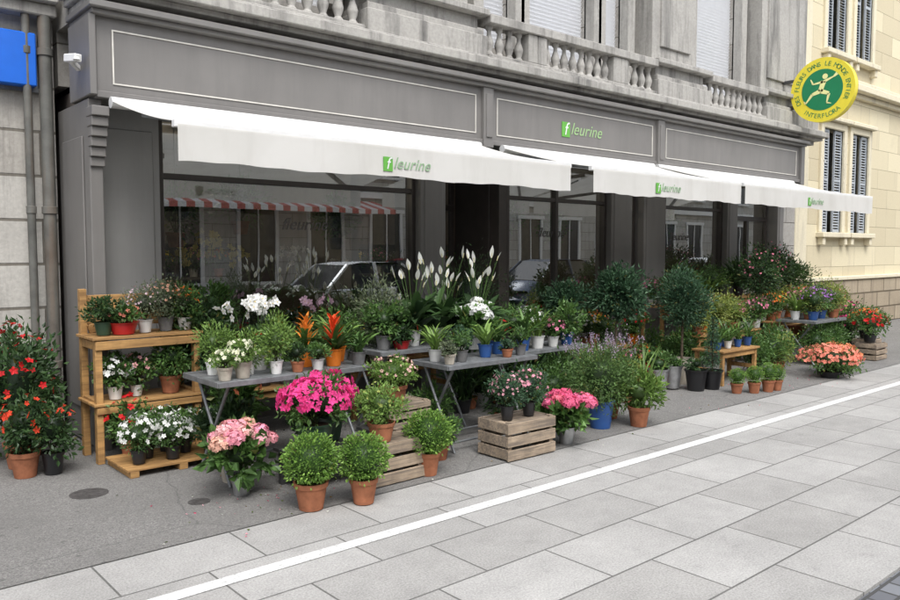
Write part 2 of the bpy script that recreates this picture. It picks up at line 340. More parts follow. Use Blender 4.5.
def logo(x,y,z,s,tm,par):
    q=MB(); q.box(x,x+s*.7,y-.002,y+.002,z-s*.2,z+s*.66); q.obj('logo_square',M_green,par)
    text('f',s*1.05,M_white,par,(x+s*.18,y-.004,z-s*.08)); text('leurine',s,tm,par,(x+s*.76,y,z),sp=1.03,shear=.35)
logo(7.35,6.395,3.03,.21,M_greenL,shop)
for x,z in ((3.75,1.80),(7.4,1.77),(10.35,1.75)): text('fleurine',.17,M_letter,shop,(x,6.835,z),ext=.0003,name='window_lettering',shear=.35)
for x,y in ((2.35,6.58),(5.0,6.58),(7.2,6.58)):
    q=MB(); q.lathe([(.045,2.772),(.04,2.75),(.001,2.75)],(x,y,0),14); q.obj('soffit_spotlight',M_white,shop)
for x,y in ((3.6,8.6),(7.6,8.5),(11.2,8.6)):
    q=MB(); q.lathe([(.02,2.94),(.02,2.75),(.09,2.68),(.085,2.67),(.02,2.72)],(x,y,0),14); q.obj('pendant_lamp_shade',M_white,shop)
    l=bpy.data.lights.new('ceiling_lamp','POINT'); l.energy=28; l.color=(1,.84,.62); l.shadow_soft_size=.06; o=bpy.data.objects.new('ceiling_lamp',l); S.collection.objects.link(o); o.location=(x,y,2.6); o.parent=shop
cc=empty('security_camera'); q=MB(); q.beam((1.88,6.62,3.02),(1.80,6.55,3.06),.04,.04); q.obox((1.80,6.5,3.07),(.06,.15,.06),(0.1,0,.3)); q.lathe([(.028,0),(.025,.02),(.0,.02)],(1.80,6.40,3.04),10); q.obj('housing',M_white,cc,bev=.006)
# ------------------------------------------------------------ awnings
def awning(x0,x1,lx):
    e=empty('shop_awning'); nx,ny=40,10; V=[];yr,zr,yf,zf=6.37,2.765,5.05,2.44
    for j in range(ny+1):
        for i in range(nx+1):
            u=i/nx;t=j/ny; V.append((x0+(x1-x0)*u,yr+(yf-yr)*t,zr+(zf-zr)*t-.03*math.sin(math.pi*t)+.006*math.sin(u*23+t*4)*math.sin(math.pi*t)))
    F=[(j*(nx+1)+i,j*(nx+1)+i+1,(j+1)*(nx+1)+i+1,(j+1)*(nx+1)+i) for j in range(ny) for i in range(nx)]
    m=MB(); m.add(V,F,sm=True)
    V=[]
    for j in range(5):
        for i in range(161):
            u=i/160;t=j/4; V.append((x0+(x1-x0)*u,5.033-.0015*math.sin(u*31)*t+.0015*t*math.sin(u*57),2.42-.24*t+.007*t*math.sin(u*18)+.003*t*math.sin(u*71)))
    m.add(V,[(j*161+i,j*161+i+1,(j+1)*161+i+1,(j+1)*161+i) for j in range(4) for i in range(160)],sm=True)
    m.obj('fabric',M_awn,e)
    k=MB(); k.box(x0-.02,x1+.02,5.037,5.085,2.40,2.45); k.tube([(x0,6.34,2.74),(x1,6.34,2.74)],.045,12)
    k.obj('front_bar_and_roller',M_white,e,bev=.004)
    k=MB()
    for xa,s in ((x0+.25,1),(x1-.25,-1)):
        k.beam((xa,6.36,2.68),(xa+s*.75,5.75,2.55),.04,.05); k.beam((xa+s*.75,5.75,2.55),(xa,5.08,2.41),.035,.045)
    k.obj('folding_arms',M_steel,e)
    logo(lx,5.026,2.25,.13,M_greenV,e)
    return e
awning(2.02,5.92,3.66); awning(6.27,9.17,7.34); awning(9.27,13.25,11.0)
# ------------------------------------------------------------ neighbour building, left
nb=empty('neighbouring_stone_building'); m=MB(); m.box(-12,1.86,7.28,14,0,3.75); m.box(-12,1.86,7.34,14,3.75,10); m.obj('walls',M_neigh,nb)
m=MB(); m.box(-12,1.86,7.12,7.34,3.52,3.62); m.box(-12,1.86,7.05,7.33,3.62,3.75); m.box(-12,1.70,7.22,7.285,0,.5); m.obj('string_course',M_sootp,nb,bev=.01)
m=MB(); m.box(.3,1.1,7.325,7.36,4.2,6); m.obj('window',M_dglass,nb)
bs=empty('blue_shop_sign'); m=MB(); m.box(-.9,1.70,7.14,7.25,2.94,3.37); m.obj('face',M_blue,bs,bev=.01); m=MB(); m.box(-.93,1.73,7.24,7.275,2.91,3.40); m.obj('frame',M_steel,bs)
for x,r in ((1.63,.032),(1.77,.05)):
    m=MB(); m.tube([(x,7.17,0),(x,7.17,1.2),(x,7.17,2.4),(x,7.17,9)],r,14)
    for z in (.6,1.9,3.2,4.4): m.lathe([(r,z),(r*1.25,z+.005),(r*1.25,z+.06),(r,z+.065)],(x,7.17,0),14)
    m.box(x-.012,x+.012,7.17,7.28,1.9,1.93); m.obj('drain_pipe',M_cable,None)
# ------------------------------------------------------------ cream building
yb=empty('cream_stone_building'); m=MB(); wl=[(15.62,16.55),(16.95,17.8),(20.3,21.2),(21.6,22.5),(24.4,25.3),(28.,28.9),(32,32.9)]
x=14.36
for a,c in wl:
    m.box(x,a,6.9,7.3,1.0,9.6); m.box(a,c,6.9,7.3,1.0,1.95); m.box(a,c,6.9,7.3,4.0,5.5); m.box(a,c,6.9,7.3,7.8,9.6); x=c
m.box(x,45,6.9,7.3,1.0,9.6); m.box(14.36,45,7.3,14,0,11); m.obj('walls',M_yw,yb)
m=MB(); m.box(14.42,45,6.82,7.3,0,.98); m.obj('base_course',M_ybase,yb,bev=.02)
m=MB(); m.box(14.36,45,6.78,7.29,.985,1.06)
m.box(14.36,45,6.80,7.29,4.72,4.82); m.box(14.36,45,6.66,7.29,4.82,4.95); m.box(14.36,45,6.74,7.29,4.95,5.05); m.box(14.36,45,6.5,7.29,9.6,9.9)
m.box(14.38,14.85,6.80,7.29,1.065,4.715); m.box(14.38,14.85,6.80,7.29,5.055,9.59)
for a,c in wl:
    for z0,z1 in ((1.95,4.0),(5.5,7.8)):
        m.box(a-.12,a,6.85,7.0,z0,z1+.14); m.box(c,c+.12,6.85,7.0,z0,z1+.14); m.box(a,c,6.85,7.0,z1,z1+.14); m.box(a-.18,c+.18,6.76,7.0,z1+.14,z1+.22)
        m.box(a-.17,c+.17,6.74,7.0,z0-.1,z0)
        for q in (a-.1,c-.02): m.box(q,q+.12,6.78,7.0,z0-.25,z0-.1)
m.obj('mouldings_and_sills',M_ywt,yb,bev=.012)
m=MB(); g=MB()
for a,c in wl:
    for z0,z1 in ((1.96,3.99),(5.51,7.79)):
        g.box(a,c,7.1,7.12,z0,z1); hw=(c-a)*.36
        for s,(p,q) in enumerate(((a+.02,a+hw),(c-hw,c-.02))):
            m.box(p,p+.03,6.91,6.945,z0,z1); m.box(q-.03,q,6.91,6.945,z0,z1)
            for z in (z0,(z0+z1)/2,z1-.05): m.box(p+.03,q-.03,6.91,6.945,z,z+.05)
            k=int((z1-z0)/.055)
            for i in range(k): m.obox(((p+q)/2,6.927,z0+.05+i*.055),(q-p-.06,.04,.008),(.7,0,0))
m.obj('louvred_shutters',M_gshut,yb); g.obj('window_glass',M_dglass,yb)
m=MB()
for a,c in wl:
    for z0,z1 in ((1.96,3.99),(5.51,7.79)):
        x=(a+c)/2; m.box(x-.03,x+.03,7.06,7.11,z0,z1); m.box(x-.13,x+.13,7.06,7.11,z0+(z1-z0)*.7,z0+(z1-z0)*.7+.04)
m.obj('window_bars',M_white,yb)
# ------------------------------------------------------------ round sign
sg=empty('round_florist_sign',(13.4,5.92,4.27)); R=.53
def disc_side(sgn):
    r=empty('face'); r.parent=sg
    r.matrix_local=Matrix(((0,0,-sgn,-sgn*.06),(-sgn,0,0,0),(0,1,0,0),(0,0,0,1)))
    def ring(nm,r0,r1,z,mat):
        q=MB(); q.lathe([(r1,z-.004),(r1,z),(max(r0,.0005),z)],(0,0,0),48); q.obj(nm,mat,r)
    ring('yellow_ring',0,R,.002,M_yel); ring('green_disc',0,R*.64,.006,M_sgreen)
    fg=MB()
    def limb(p,q,w0,w1):
        p=np.array(p)*R;q=np.array(q)*R; d=nrm(q-p); n=np.array([-d[1],d[0]])
        z=.010; V=[(*(p+n*w0*R),z),(*(p-n*w0*R),z),(*(q-n*w1*R),z),(*(q+n*w1*R),z)]; fg.add(V,[(0,3,2,1)],(1,1,1))
    limb((-.05,-.05),(.05,.26),.07,.085); limb((-.05,-.04),(-.3,-.12),.07,.045); limb((-.3,-.12),(-.5,-.38),.045,.02)
    limb((-.04,-.04),(.22,-.14),.07,.05); limb((.22,-.14),(.16,-.42),.045,.02); limb((.05,.24),(.36,.36),.045,.02)
    limb((.36,.36),(.46,.44),.03,.05); limb((.03,.24),(-.28,.2),.04,.02); limb((-.28,.2),(-.36,.36),.03,.015); limb((-.5,-.38),(-.56,-.3),.03,.01); limb((.16,-.42),(.3,-.46),.025,.01)
    fg.lathe([(.085*R,.011),(.0005,.011)],(.09*R,.40*R,0),14); fg.obj('running_figure',M_pyel,r)
    def arc(st,a0,a1,rad,flip):
        n=len(st)
        for i,ch in enumerate(st):
            if ch==' ': continue
            a=a0+(a1-a0)*i/(n-1); t=a-math.pi/2 if not flip else a+math.pi/2
            o=text(ch,.105,M_sgreen,r,(rad*math.cos(a),rad*math.sin(a),.004),(0,0,t),0,.001,'letter','CENTER')
            o.location+=Vector((math.cos(t+math.pi/2),math.sin(t+math.pi/2),0))*-.037
    arc('DES FLEURS DANS LE MONDE ENTIER',math.radians(205),math.radians(-25),R*.81,False)
    arc('INTERFLORA',math.radians(232),math.radians(308),R*.81,True)
disc_side(1); disc_side(-1)
q=MB(); q.lathe([(R*.995,-.06),(R*.995,.06)],(0,0,0),48); o=q.obj('rim_band',M_yel,sg); o.rotation_euler=(0,math.pi/2,0)
q=MB(); q.box(-.03,.03,.5,1.02,.2,.25); q.box(-.03,.03,.5,1.02,-.25,-.2); q.box(-.06,.06,.98,1.03,-.4,.4); q.obj('wall_bracket',M_dark,sg,bev=.004)
# ------------------------------------------------------------ opposite side of street
ob=empty('opposite_townhouse_row'); m=MB(); m.box(-30,90,-16,-9,0,7.5); m.obj('walls',M_opp,ob)
m=MB();g=MB()
for i in range(48):
    x=-29+i*2.5
    for z0,z1 in ((.6,2.9),(4.2,6.2)):
        g.box(x,x+1.2,-9.02,-8.99,z0,z1); m.box(x-.12,x,-9,-8.93,z0,z1); m.box(x+1.2,x+1.32,-9,-8.93,z0,z1); m.box(x-.2,x+1.4,-9,-8.9,z1,z1+.14); m.box(x-.2,x+1.4,-9,-8.85,z0-.1,z0)
        m.box(x+.58,x+.63,-8.99,-8.95,z0,z1)
m.box(-30,90,-9,-8.8,3.4,3.6); m.box(-30,90,-9,-8.6,7.3,7.6)
m.obj('window_surrounds',M_white,ob,bev=.01); g.obj('windows',M_dglass,ob)
aw=empty('striped_awning')
for k,mt in ((0,M_white),(1,simple('red_stripe',(.50,.14,.12)))):
    m=MB()
    for i in range(k,44,2):
        x=5+i*.25; m.add([(x,-8.95,3.3),(x+.25,-8.95,3.3),(x+.25,-7.6,2.95),(x,-7.6,2.95),(x+.25,-7.6,2.8),(x,-7.6,2.8)],[(0,1,2,3),(3,2,4,5)])
    m.obj('stripes',mt,aw)
def car(x,y,colr=(.70,.72,.74)):
    e=empty('parked_car',(x,y,-.14)); M_c=simple('car_paint',colr,.25,.03,2,.1)
    st=[(-2.05,.35,.62,.70),(-1.95,.25,.86,.80),(-1.3,.2,.92,.86),(0,.2,.93,.88),(.9,.2,.95,.87),(1.5,.22,.86,.84),(1.95,.25,.74,.76),(2.08,.38,.58,.66)]
    m=MB();V=[]
    for sx,z0,z1,hw in st:
        for yy,z in ((-hw*.92,z0),(-hw,z0+.12),(-hw,z1-.14),(-hw*.93,z1),(hw*.93,z1),(hw,z1-.14),(hw,z0+.12),(hw*.92,z0)): V.append((sx,yy,z))
    k=8;F=[(i*k+j,i*k+(j+1)%k,(i+1)*k+(j+1)%k,(i+1)*k+j) for i in range(len(st)-1) for j in range(k)]+[tuple(range(k)),tuple(range((len(st)-1)*k,len(st)*k))]
    m.add(V,F,sm=True)
    V=[]
    for sx,z in ((-1.0,1.42),(-.6,1.47),(.2,1.47),(.45,1.42)): V+=[(sx,-.60,z),(sx,.60,z)]
    m.add(V,[(0,1,3,2),(2,3,5,4),(4,5,7,6)],sm=True)
    for p,q in (((-1.6,-.78,.92),(-1.0,-.60,1.42)),((1.15,-.78,.92),(.45,-.6,1.42)),((-.3,-.80,.93),(-.3,-.62,1.46)),((-1.6,.78,.92),(-1.0,.60,1.42)),((1.15,.78,.92),(.45,.6,1.42)),((-.3,.80,.93),(-.3,.62,1.46))): m.beam(p,q,.06,.05)
    m.obj('body',M_c,e)
    g=MB(); a=[(-1.62,-.79,.91),(-1.0,-.59,1.42),(.45,-.59,1.42),(1.17,-.79,.91)]; b_=[(x_,-y_,z_) for x_,y_,z_ in a]
    g.add(a+b_,[(0,1,2,3),(4,7,6,5),(0,4,5,1),(3,2,6,7)]); g.obj('windows',M_dglass,e)
    wq=MB()
    for sx in (-1.3,1.3):
        for sy in (-.8,.8): wq.tube([(sx,sy-.1,.31),(sx,sy+.1,.31)],.31,22)
    wq.obj('tyres',M_dark,e); wq=MB()
    for sx in (-1.3,1.3):
        for sy in (-.8,.8): wq.tube([(sx,sy-.11,.31),(sx,sy+.11,.31)],.19,16)
    wq.obj('hub_caps',M_steel,e)
car(10.2,-.9); car(17.5,-1.6,(.08,.1,.14)); car(15.5,-5.4,(.3,.04,.04)); car(25.5,-1.6)
# ------------------------------------------------------------ plant kit
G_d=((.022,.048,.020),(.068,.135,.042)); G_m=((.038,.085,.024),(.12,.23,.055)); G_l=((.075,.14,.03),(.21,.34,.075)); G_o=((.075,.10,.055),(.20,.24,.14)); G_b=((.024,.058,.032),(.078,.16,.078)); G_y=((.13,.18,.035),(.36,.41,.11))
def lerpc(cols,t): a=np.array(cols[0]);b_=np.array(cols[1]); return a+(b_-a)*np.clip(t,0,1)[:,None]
def leaves(mb,P,D,L,W,C,mat=LEAF,fold=.12):
    n=len(P); D=nrm(D); Rn=rng.normal(size=(n,3)); Sx=nrm(np.cross(D,Rn)); U=np.cross(Sx,D); L=np.broadcast_to(L,(n,))[:,None]; W=np.broadcast_to(W,(n,))[:,None]
    V=np.stack([P,P+D*L*.45+Sx*W*.5+U*L*fold,P+D*L-U*L*fold*.8,P+D*L*.45-Sx*W*.5+U*L*fold],1)
    mb.add(V.reshape(-1,3),np.arange(4*n).reshape(n,4),C,mat)
def rdir(n): return nrm(rng.normal(size=(n,3)))
def crown(mb,c,r,n,ls,cols,clump=0,shell=.6,asp=.5,core=True,up=.25):
    r=np.array(r,float)
    if clump:
        m=max(8,n//28); cd=rdir(m)*(rng.uniform(.25,1,(m,1))**.6); ct=rng.uniform(0,1,m); k=rng.integers(0,m,n)
        Q=cd[k]+rng.normal(size=(n,3))*clump; t=.55*ct[k]+.45*rng.uniform(0,1,n)
    else:
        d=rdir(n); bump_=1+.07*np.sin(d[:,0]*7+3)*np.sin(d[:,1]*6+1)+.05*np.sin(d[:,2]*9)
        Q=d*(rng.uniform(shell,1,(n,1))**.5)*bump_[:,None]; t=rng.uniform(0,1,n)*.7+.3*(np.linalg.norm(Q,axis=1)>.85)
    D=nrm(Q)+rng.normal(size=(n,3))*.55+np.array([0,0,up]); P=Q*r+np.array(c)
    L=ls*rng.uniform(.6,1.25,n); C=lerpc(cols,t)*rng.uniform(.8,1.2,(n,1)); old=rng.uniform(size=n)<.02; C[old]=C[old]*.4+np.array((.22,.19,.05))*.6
    leaves(mb,P,D,L,L*asp,C)
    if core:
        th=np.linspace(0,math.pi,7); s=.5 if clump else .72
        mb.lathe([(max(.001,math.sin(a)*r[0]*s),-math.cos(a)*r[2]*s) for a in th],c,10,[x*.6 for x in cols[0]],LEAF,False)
def flowers(mb,P,Nn,r,col,npet=5,var=.15,cup=.35,eye=None):
    n=len(P); Nn=nrm(Nn); A=nrm(np.cross(Nn,rng.normal(size=(n,3)))); B=np.cross(Nn,A); r=np.broadcast_to(r,(n,))[:,None]
    C=np.array(col)*(1+rng.uniform(-var,var,(n,1)))
    for k in range(npet):
        a=2*math.pi*k/npet; d=A*math.cos(a)+B*math.sin(a); s=-A*math.sin(a)+B*math.cos(a); w_=math.sin(math.pi/npet)*.62
        V=np.stack([P,P+d*r*.6+s*r*w_+Nn*r*cup*.6,P+d*r+Nn*r*cup*.5,P+d*r*.6-s*r*w_+Nn*r*cup*.6],1)
        mb.add(V.reshape(-1,3),np.arange(4*n).reshape(n,4),np.clip(C*(1+.12*((k%2)-.5)),0,.95),PET)
    if eye is not None:
        Q=P+Nn*r*.18; V=np.stack([Q+A*r*.16,Q+B*r*.16,Q-A*r*.16,Q-B*r*.16],1); mb.add(V.reshape(-1,3),np.arange(4*n).reshape(n,4),eye,PET)
def top_flowers(mb,c,r,n,fr,col,zmin=-.1,**k):
    d=rdir(n*4); d=d[d[:,2]>zmin][:n]; Q=d*rng.uniform(.88,1.08,(len(d),1))
    flowers(mb,Q*np.array(r)+np.array(c),d+rng.normal(size=d.shape)*.35,fr*rng.uniform(.7,1.15,len(d)),col,**k)
def mop(mb,c,R,col,n=90,fr=.25):
    d=rdir(n*2); d=d[d[:,2]>-.45][:n]; flowers(mb,d*R*np.array([1,1,.8])*rng.uniform(.88,1.08,(len(d),1))+np.array(c),d+rng.normal(size=d.shape)*.25,R*fr,col,4,.25,.1)
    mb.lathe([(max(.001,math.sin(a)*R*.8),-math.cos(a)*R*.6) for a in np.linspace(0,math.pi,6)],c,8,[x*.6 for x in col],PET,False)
def strap(mb,c,az,L,w,e0,e1,col,seg=6,mat=LEAF,point=.6):
    p=np.array(c,float); V=[]; hd=np.array([math.cos(az),math.sin(az),0]); sd=np.array([-hd[1],hd[0],0]); tw=rng.uniform(-.5,.5)
    for i in range(seg+1):
        t=i/seg; e=e0+(e1-e0)*t**1.3; d=hd*math.cos(e)+np.array([0,0,math.sin(e)]); nn=-hd*math.sin(e)+np.array([0,0,math.cos(e)])
        ww=w*(math.sin(math.pi*min(1,(.12+.88*t)))**point if t<1 else .02)*.5+.001
        s2=sd*math.cos(tw*t)+nn*math.sin(tw*t)
        V+= [p+s2*ww+nn*ww*.35,p,p-s2*ww+nn*ww*.35]; p=p+d*L/seg
    F=[(i*3+j,i*3+j+1,i*3+j+4,i*3+j+3) for i in range(seg) for j in range(2)]
    mb.add(V,F,col,mat,True); return p
def rosette(mb,c,n,L,w,cols,e0=(.7,1.4),e1=(-.6,.3),spread=.02):
    for i in range(n):
        az=i*2.4+rng.uniform(-.4,.4); cc_=lerpc(cols,np.array([rng.uniform(0,1)]))[0]
        strap(mb,(c[0]+rng.normal()*spread,c[1]+rng.normal()*spread,c[2]),az,L*rng.uniform(.65,1.15),w*rng.uniform(.8,1.2),rng.uniform(*e0),rng.uniform(*e1),cc_)
POT={'tc':((.43,.17,.09),CLAY),'tcd':((.32,.12,.065),CLAY),'black':((.018,.018,.02),PLAS),'zinc':((.55,.56,.57),ZINC),'blue':((.03,.10,.32),PLAS),'white':((.70,.70,.68),PLAS),
 'orange':((.75,.20,.02),PLAS),'red':((.45,.02,.02),PLAS),'cream':((.52,.47,.39),CLAY),'green':((.03,.07,.04),PLAS),'grey':((.22,.22,.22),CLAY),'purple':((.25,.08,.25),PLAS)}
def pot(mb,kind,r,h):
    col,m=POT[kind]; rim=.18*h if kind in('tc','tcd','cream') else .08*h; v=random.uniform(.82,1.12); col=tuple(min(1,x*v) for x in col)
    mb.lathe([(0.001,.001),(r*.70,.001),(r*.93,h-rim),(r*1.0,h-rim),(r*1.04,h),(r*.93,h),(r*.90,h*.88)],(0,0,0),28,col,m)
    mb.lathe([(r*.90,h*.88),(.001,h*.90)],(0,0,0),26,(.05,.035,.025),SOIL)
CACHE={}
def put(key,name,x,y,z,build):
    if key and key in CACHE:
        o=bpy.data.objects.new(name,CACHE[key]); S.collection.objects.link(o); o.location=(x,y,z+.005); o.rotation_euler[2]=random.uniform(0,6.28); s=random.uniform(.85,1.15); o.scale=(s,s,s*random.uniform(.92,1.12)); return o
    mb=MB(); build(mb); o=mb.obj(name,PM,None,(x,y,z+.005),random.uniform(0,6.28))
    if key: CACHE[key]=o.data
    return o
def boxwood(x,y,z,R,pr,ph,pk='tc',n=3200,key=None):
    def f(mb):
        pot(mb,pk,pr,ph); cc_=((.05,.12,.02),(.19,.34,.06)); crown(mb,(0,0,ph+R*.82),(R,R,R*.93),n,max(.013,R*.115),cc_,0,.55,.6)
        d=rdir(140); leaves(mb,d*R*np.array([1,1,.93])*rng.uniform(1.,1.13,(140,1))+np.array((0,0,ph+R*.82)),d+rng.normal(size=(140,3))*.3,R*.15,R*.08,(.24,.40,.08))
    return put(key,'boxwood_ball_plant',x,y,z,f)
def bush(name,x,y,z,pk,pr,ph,R,H,n,ls,cols,fcol=None,nf=0,fr=.02,clump=.16,key=None,asp=.5,npet=5,eye=None,zmin=-.1):
    def f(mb):
        pot(mb,pk,pr,ph); c=(0,0,ph+H*.46)
        for i in range(7):
            a=i*.9; mb.tube([(0,0,ph*.8),(math.cos(a)*R*.25,math.sin(a)*R*.25,ph+H*.3),(math.cos(a)*R*.6,math.sin(a)*R*.6,ph+H*.6)],[.004,.003,.002],4,(.06,.07,.03),SOIL,False)
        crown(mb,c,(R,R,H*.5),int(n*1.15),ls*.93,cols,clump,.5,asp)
        if nf: top_flowers(mb,c,(R,R,H*.52),nf,fr,fcol,zmin,npet=npet,eye=eye)
    return put(key,name,x,y,z,f)
def hydrangea(name,x,y,z,pk,pr,ph,R,H,col,nm=11,mr=.075,key=None):
    def f(mb):
        pot(mb,pk,pr,ph); c=np.array((0,0,ph+H*.4)); crown(mb,c,(R*.95,R*.95,H*.42),420,.085,G_m,.14,.5,.62)
        for i in range(nm):
            a=i*2.4+rng.uniform(-.3,.3); rr=R*.85*math.sqrt(i/nm); mb.tube([(0,0,ph),(rr*math.cos(a),rr*math.sin(a),ph+H*.8)],.004,4,(.06,.12,.03),LEAF,False)
            mop(mb,(rr*math.cos(a),rr*math.sin(a),ph+H*(.92-.35*(rr/R)**2)*random.uniform(.93,1.05)),mr*random.uniform(.75,1.15),np.array(col)*np.array((1,random.uniform(.8,1.2),random.uniform(.85,1.15))) if col[1]<.6 else np.array(col))
    return put(key,name,x,y,z,f)
def orchid(x,y,z,col=(.8,.8,.78),pk='white',ns=2,Ht=.45,key=None):
    def f(mb):
        pot(mb,pk,.065,.12); rosette(mb,(0,0,.11),6,.2,.06,G_d,(.3,.9),(-.8,-.1),.01)
        for s in range(ns):
            az=s*2.5+.3; pts=[]
            for i in range(9):
                t=i/8; pts.append((math.cos(az)*.16*t**2.2,math.sin(az)*.16*t**2.2,.11+Ht*math.sin(t*1.9)/math.sin(1.57)))
            mb.tube(pts,.003,5,(.06,.12,.03),LEAF,False)
            P=np.array([pts[i] for i in (4,5,5,6,6,7,7,8,8)])+rng.normal(size=(9,3))*.018
            flowers(mb,P,rng.normal(size=(9,3))*.4+np.array([math.cos(az),math.sin(az),.1]),.034,col,5,.05,.1,eye=(.7,.5,.1))
    return put(key,'orchid_plant',x,y,z,f)
def brom(x,y,z,col,pk='orange',L=.3,key=None):
    def f(mb):
        pot(mb,pk,.075,.13); rosette(mb,(0,0,.11),22,L,.035,G_m,(.5,1.3),(-.7,.2),.012)
        for i in range(18):
            strap(mb,(0,0,.14+.012*i),i*2.4,.16-.004*i,.03,rng.uniform(.7,1.2),rng.uniform(.1,1.2),np.array(col)*rng.uniform(.8,1.15),4,PET)
        mb.tube([(0,0,.1),(0,0,.36)],[.012,.008],6,col,PET)
    return put(key,'bromeliad_plant',x,y,z,f)
def spath(x,y,z,H=.55,pk='white',nfl=7,key=None,R=.3):
    def f(mb):
        pot(mb,pk,.08,.14)
        rosette(mb,(0,0,.12),52,R*1.4,.08,G_d if nfl else G_m,(.7,1.45),(-.9,.5),.03)
        for i in range(nfl):
            a=i*2.4; rr=.06+.15*random.random(); h=H*random.uniform(.55,1.08); tp_=(rr*math.cos(a),rr*math.sin(a),.12+h)
            mb.tube([(0,0,.12),(rr*.4*math.cos(a),rr*.4*math.sin(a),.12+h*.5),tp_],.003,5,(.08,.15,.04),LEAF,False)
            strap(mb,tp_,a+rng.uniform(-1,1),rng.uniform(.085,.12),.04,rng.uniform(.9,1.5),rng.uniform(1.0,1.7),(.80,.81,.76),7,PET,1.1); mb.tube([tp_,(tp_[0]+.012*math.cos(a),tp_[1]+.012*math.sin(a),tp_[2]+.045)],.005,6,(.7,.65,.35),PET)
    return put(key,'peace_lily_plant',x,y,z,f)
def strappy(name,x,y,z,pk,pr,ph,n,L,w,cols,e0=(.8,1.5),e1=(-.8,.6),key=None):
    def f(mb): pot(mb,pk,pr,ph); rosette(mb,(0,0,ph*.85),n,L,w,cols,e0,e1,pr*.25)
    return put(key,name,x,y,z,f)
def tree(name,x,y,z,pk,pr,ph,tH,R,RH,n,ls,cols,asp=.45,key=None,fcol=None,nf=0):
    def f(mb):
        pot(mb,pk,pr,ph)
        mb.tube([(0,0,ph*.8),(.008,.004,ph+tH*.5),(-.004,.006,ph+tH)],[.018,.014,.012],8,(.16,.125,.09),SOIL,False)
        c=np.array((0,0,ph+tH+RH*.6))
        for i in range(11):
            d=rdir(1)[0]*np.array([R,R,RH])*.75; mb.tube([(-.004,.006,ph+tH-.02),c*.5+np.array((0,0,(ph+tH)*.5))+d*.4,c+d],[.008,.005,.002],5,(.09,.07,.04),SOIL,False)
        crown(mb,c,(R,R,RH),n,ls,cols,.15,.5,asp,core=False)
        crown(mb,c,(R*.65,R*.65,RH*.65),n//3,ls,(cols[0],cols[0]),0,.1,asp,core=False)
        if nf: top_flowers(mb,c,(R,R,RH),nf,.02,fcol)
    return put(key,name,x,y,z,f)
# ------------------------------------------------------------ furniture
def crate(x,y,z,wd,dp,h,rz=0):
    m=MB()
    for sx in(-1,1):
        for sy in(-1,1): m.box(sx*(wd/2-.035)-.018,sx*(wd/2-.035)+.018,sy*(dp/2-.032)-.018,sy*(dp/2-.032)+.018,0,h-.004)
    k=3; sw=h/k
    for i in range(k):
        z0=i*sw+.009; z1=(i+1)*sw-.012; j=random.uniform(-.005,.005)
        m.box(-wd/2,wd/2,-dp/2-.002+j*.3,-dp/2+.013,z0+j,z1+j); m.box(-wd/2,wd/2,dp/2-.013,dp/2+.002,z0,z1)
        m.box(-wd/2+.001,-wd/2+.014,-dp/2+.014,dp/2-.014,z0-j,z1-j); m.box(wd/2-.014,wd/2-.001,-dp/2+.014,dp/2-.014,z0,z1)
    for i in range(4): m.box(-wd/2+.015,wd/2-.015,-dp/2+.02+i*(dp-.04)/4,-dp/2+.01+(i+1)*(dp-.04)/4,h-.03,h-.016)
    m.obj('wooden_crate',M_wood,None,(x,y,z+.005),rz,.002)
def table(x0,x1,y0,y1,h):
    e=empty('folding_metal_table',((x0+x1)/2,(y0+y1)/2,.004)); W=x1-x0;D=y1-y0; m=MB()
    n=9
    for i in range(n): m.box(-W/2,W/2,-D/2+i*D/n+.005,-D/2+(i+1)*D/n-.008,h-.012,h)
    m.box(-W/2-.008,-W/2,-D/2,D/2,h-.035,h+.002); m.box(W/2,W/2+.008,-D/2,D/2,h-.035,h+.002); m.box(-W/2,W/2,-D/2-.008,-D/2,h-.035,h+.002); m.box(-W/2,W/2,D/2,D/2+.008,h-.035,h+.002)
    m.obj('slatted_top',M_steel,e,bev=.002); m=MB()
    for sx in (-W/2+.08,W/2-.08):
        m.tube([(sx,-D/2+.02,0),(sx,D/2-.06,h-.03)],.012,8); m.tube([(sx+.02,D/2-.02,0),(sx+.02,-D/2+.06,h-.03)],.012,8)
    m.tube([(-W/2+.08,-D/2+.07,.07),(W/2-.08,-D/2+.07,.07)],.009,8); m.tube([(-W/2+.1,D/2-.07,.07),(W/2-.06,D/2-.07,.07)],.009,8)
    m.obj('crossed_legs',M_steel,e)
def bench(x0,x1,y0,y1,h,name='wooden_plant_bench',mat=None):
    m=MB(); n=4
    for i in range(n): m.box(x0,x1,y0+i*(y1-y0)/n+.004,y0+(i+1)*(y1-y0)/n-.004,h-.025,h)
    for x in (x0+.05,x1-.05):
        for y in (y0+.05,y1-.05): m.box(x-.022,x+.022,y-.022,y+.022,0.004,h-.026)
        m.box(x-.012,x+.012,y0+.075,y1-.075,h*.35,h*.35+.05)
    m.box(x0+.075,x1-.075,y0+.03,y0+.045,h-.09,h-.03)
    m.obj(name,mat or M_pine,None,bev=.003)
m=MB(); X0,X1,Y0,Y1=1.76,2.56,6.02,6.42
for x in (X0,X1-.05):
    m.box(x,x+.05,Y0,Y0+.06,.004,.93); m.box(x,x+.05,Y1-.06,Y1,.004,1.30 if x==X0 else 1.24)
    m.box(x+.005,x+.045,Y0+.061,Y1-.061,.42,.48); m.box(x+.005,x+.045,Y0+.061,Y1-.061,.86,.92)
for h in (.46,.955):
    for k in range(3): m.box(X0-.02,X1+.02,Y0-.02+k*.142,Y0-.02+k*.142+.136,h-.022,h)
m.box(X0,X1,Y0-.018,Y0-.002,.86,.925); m.box(X0,X1,Y0-.018,Y0-.002,.38,.43)
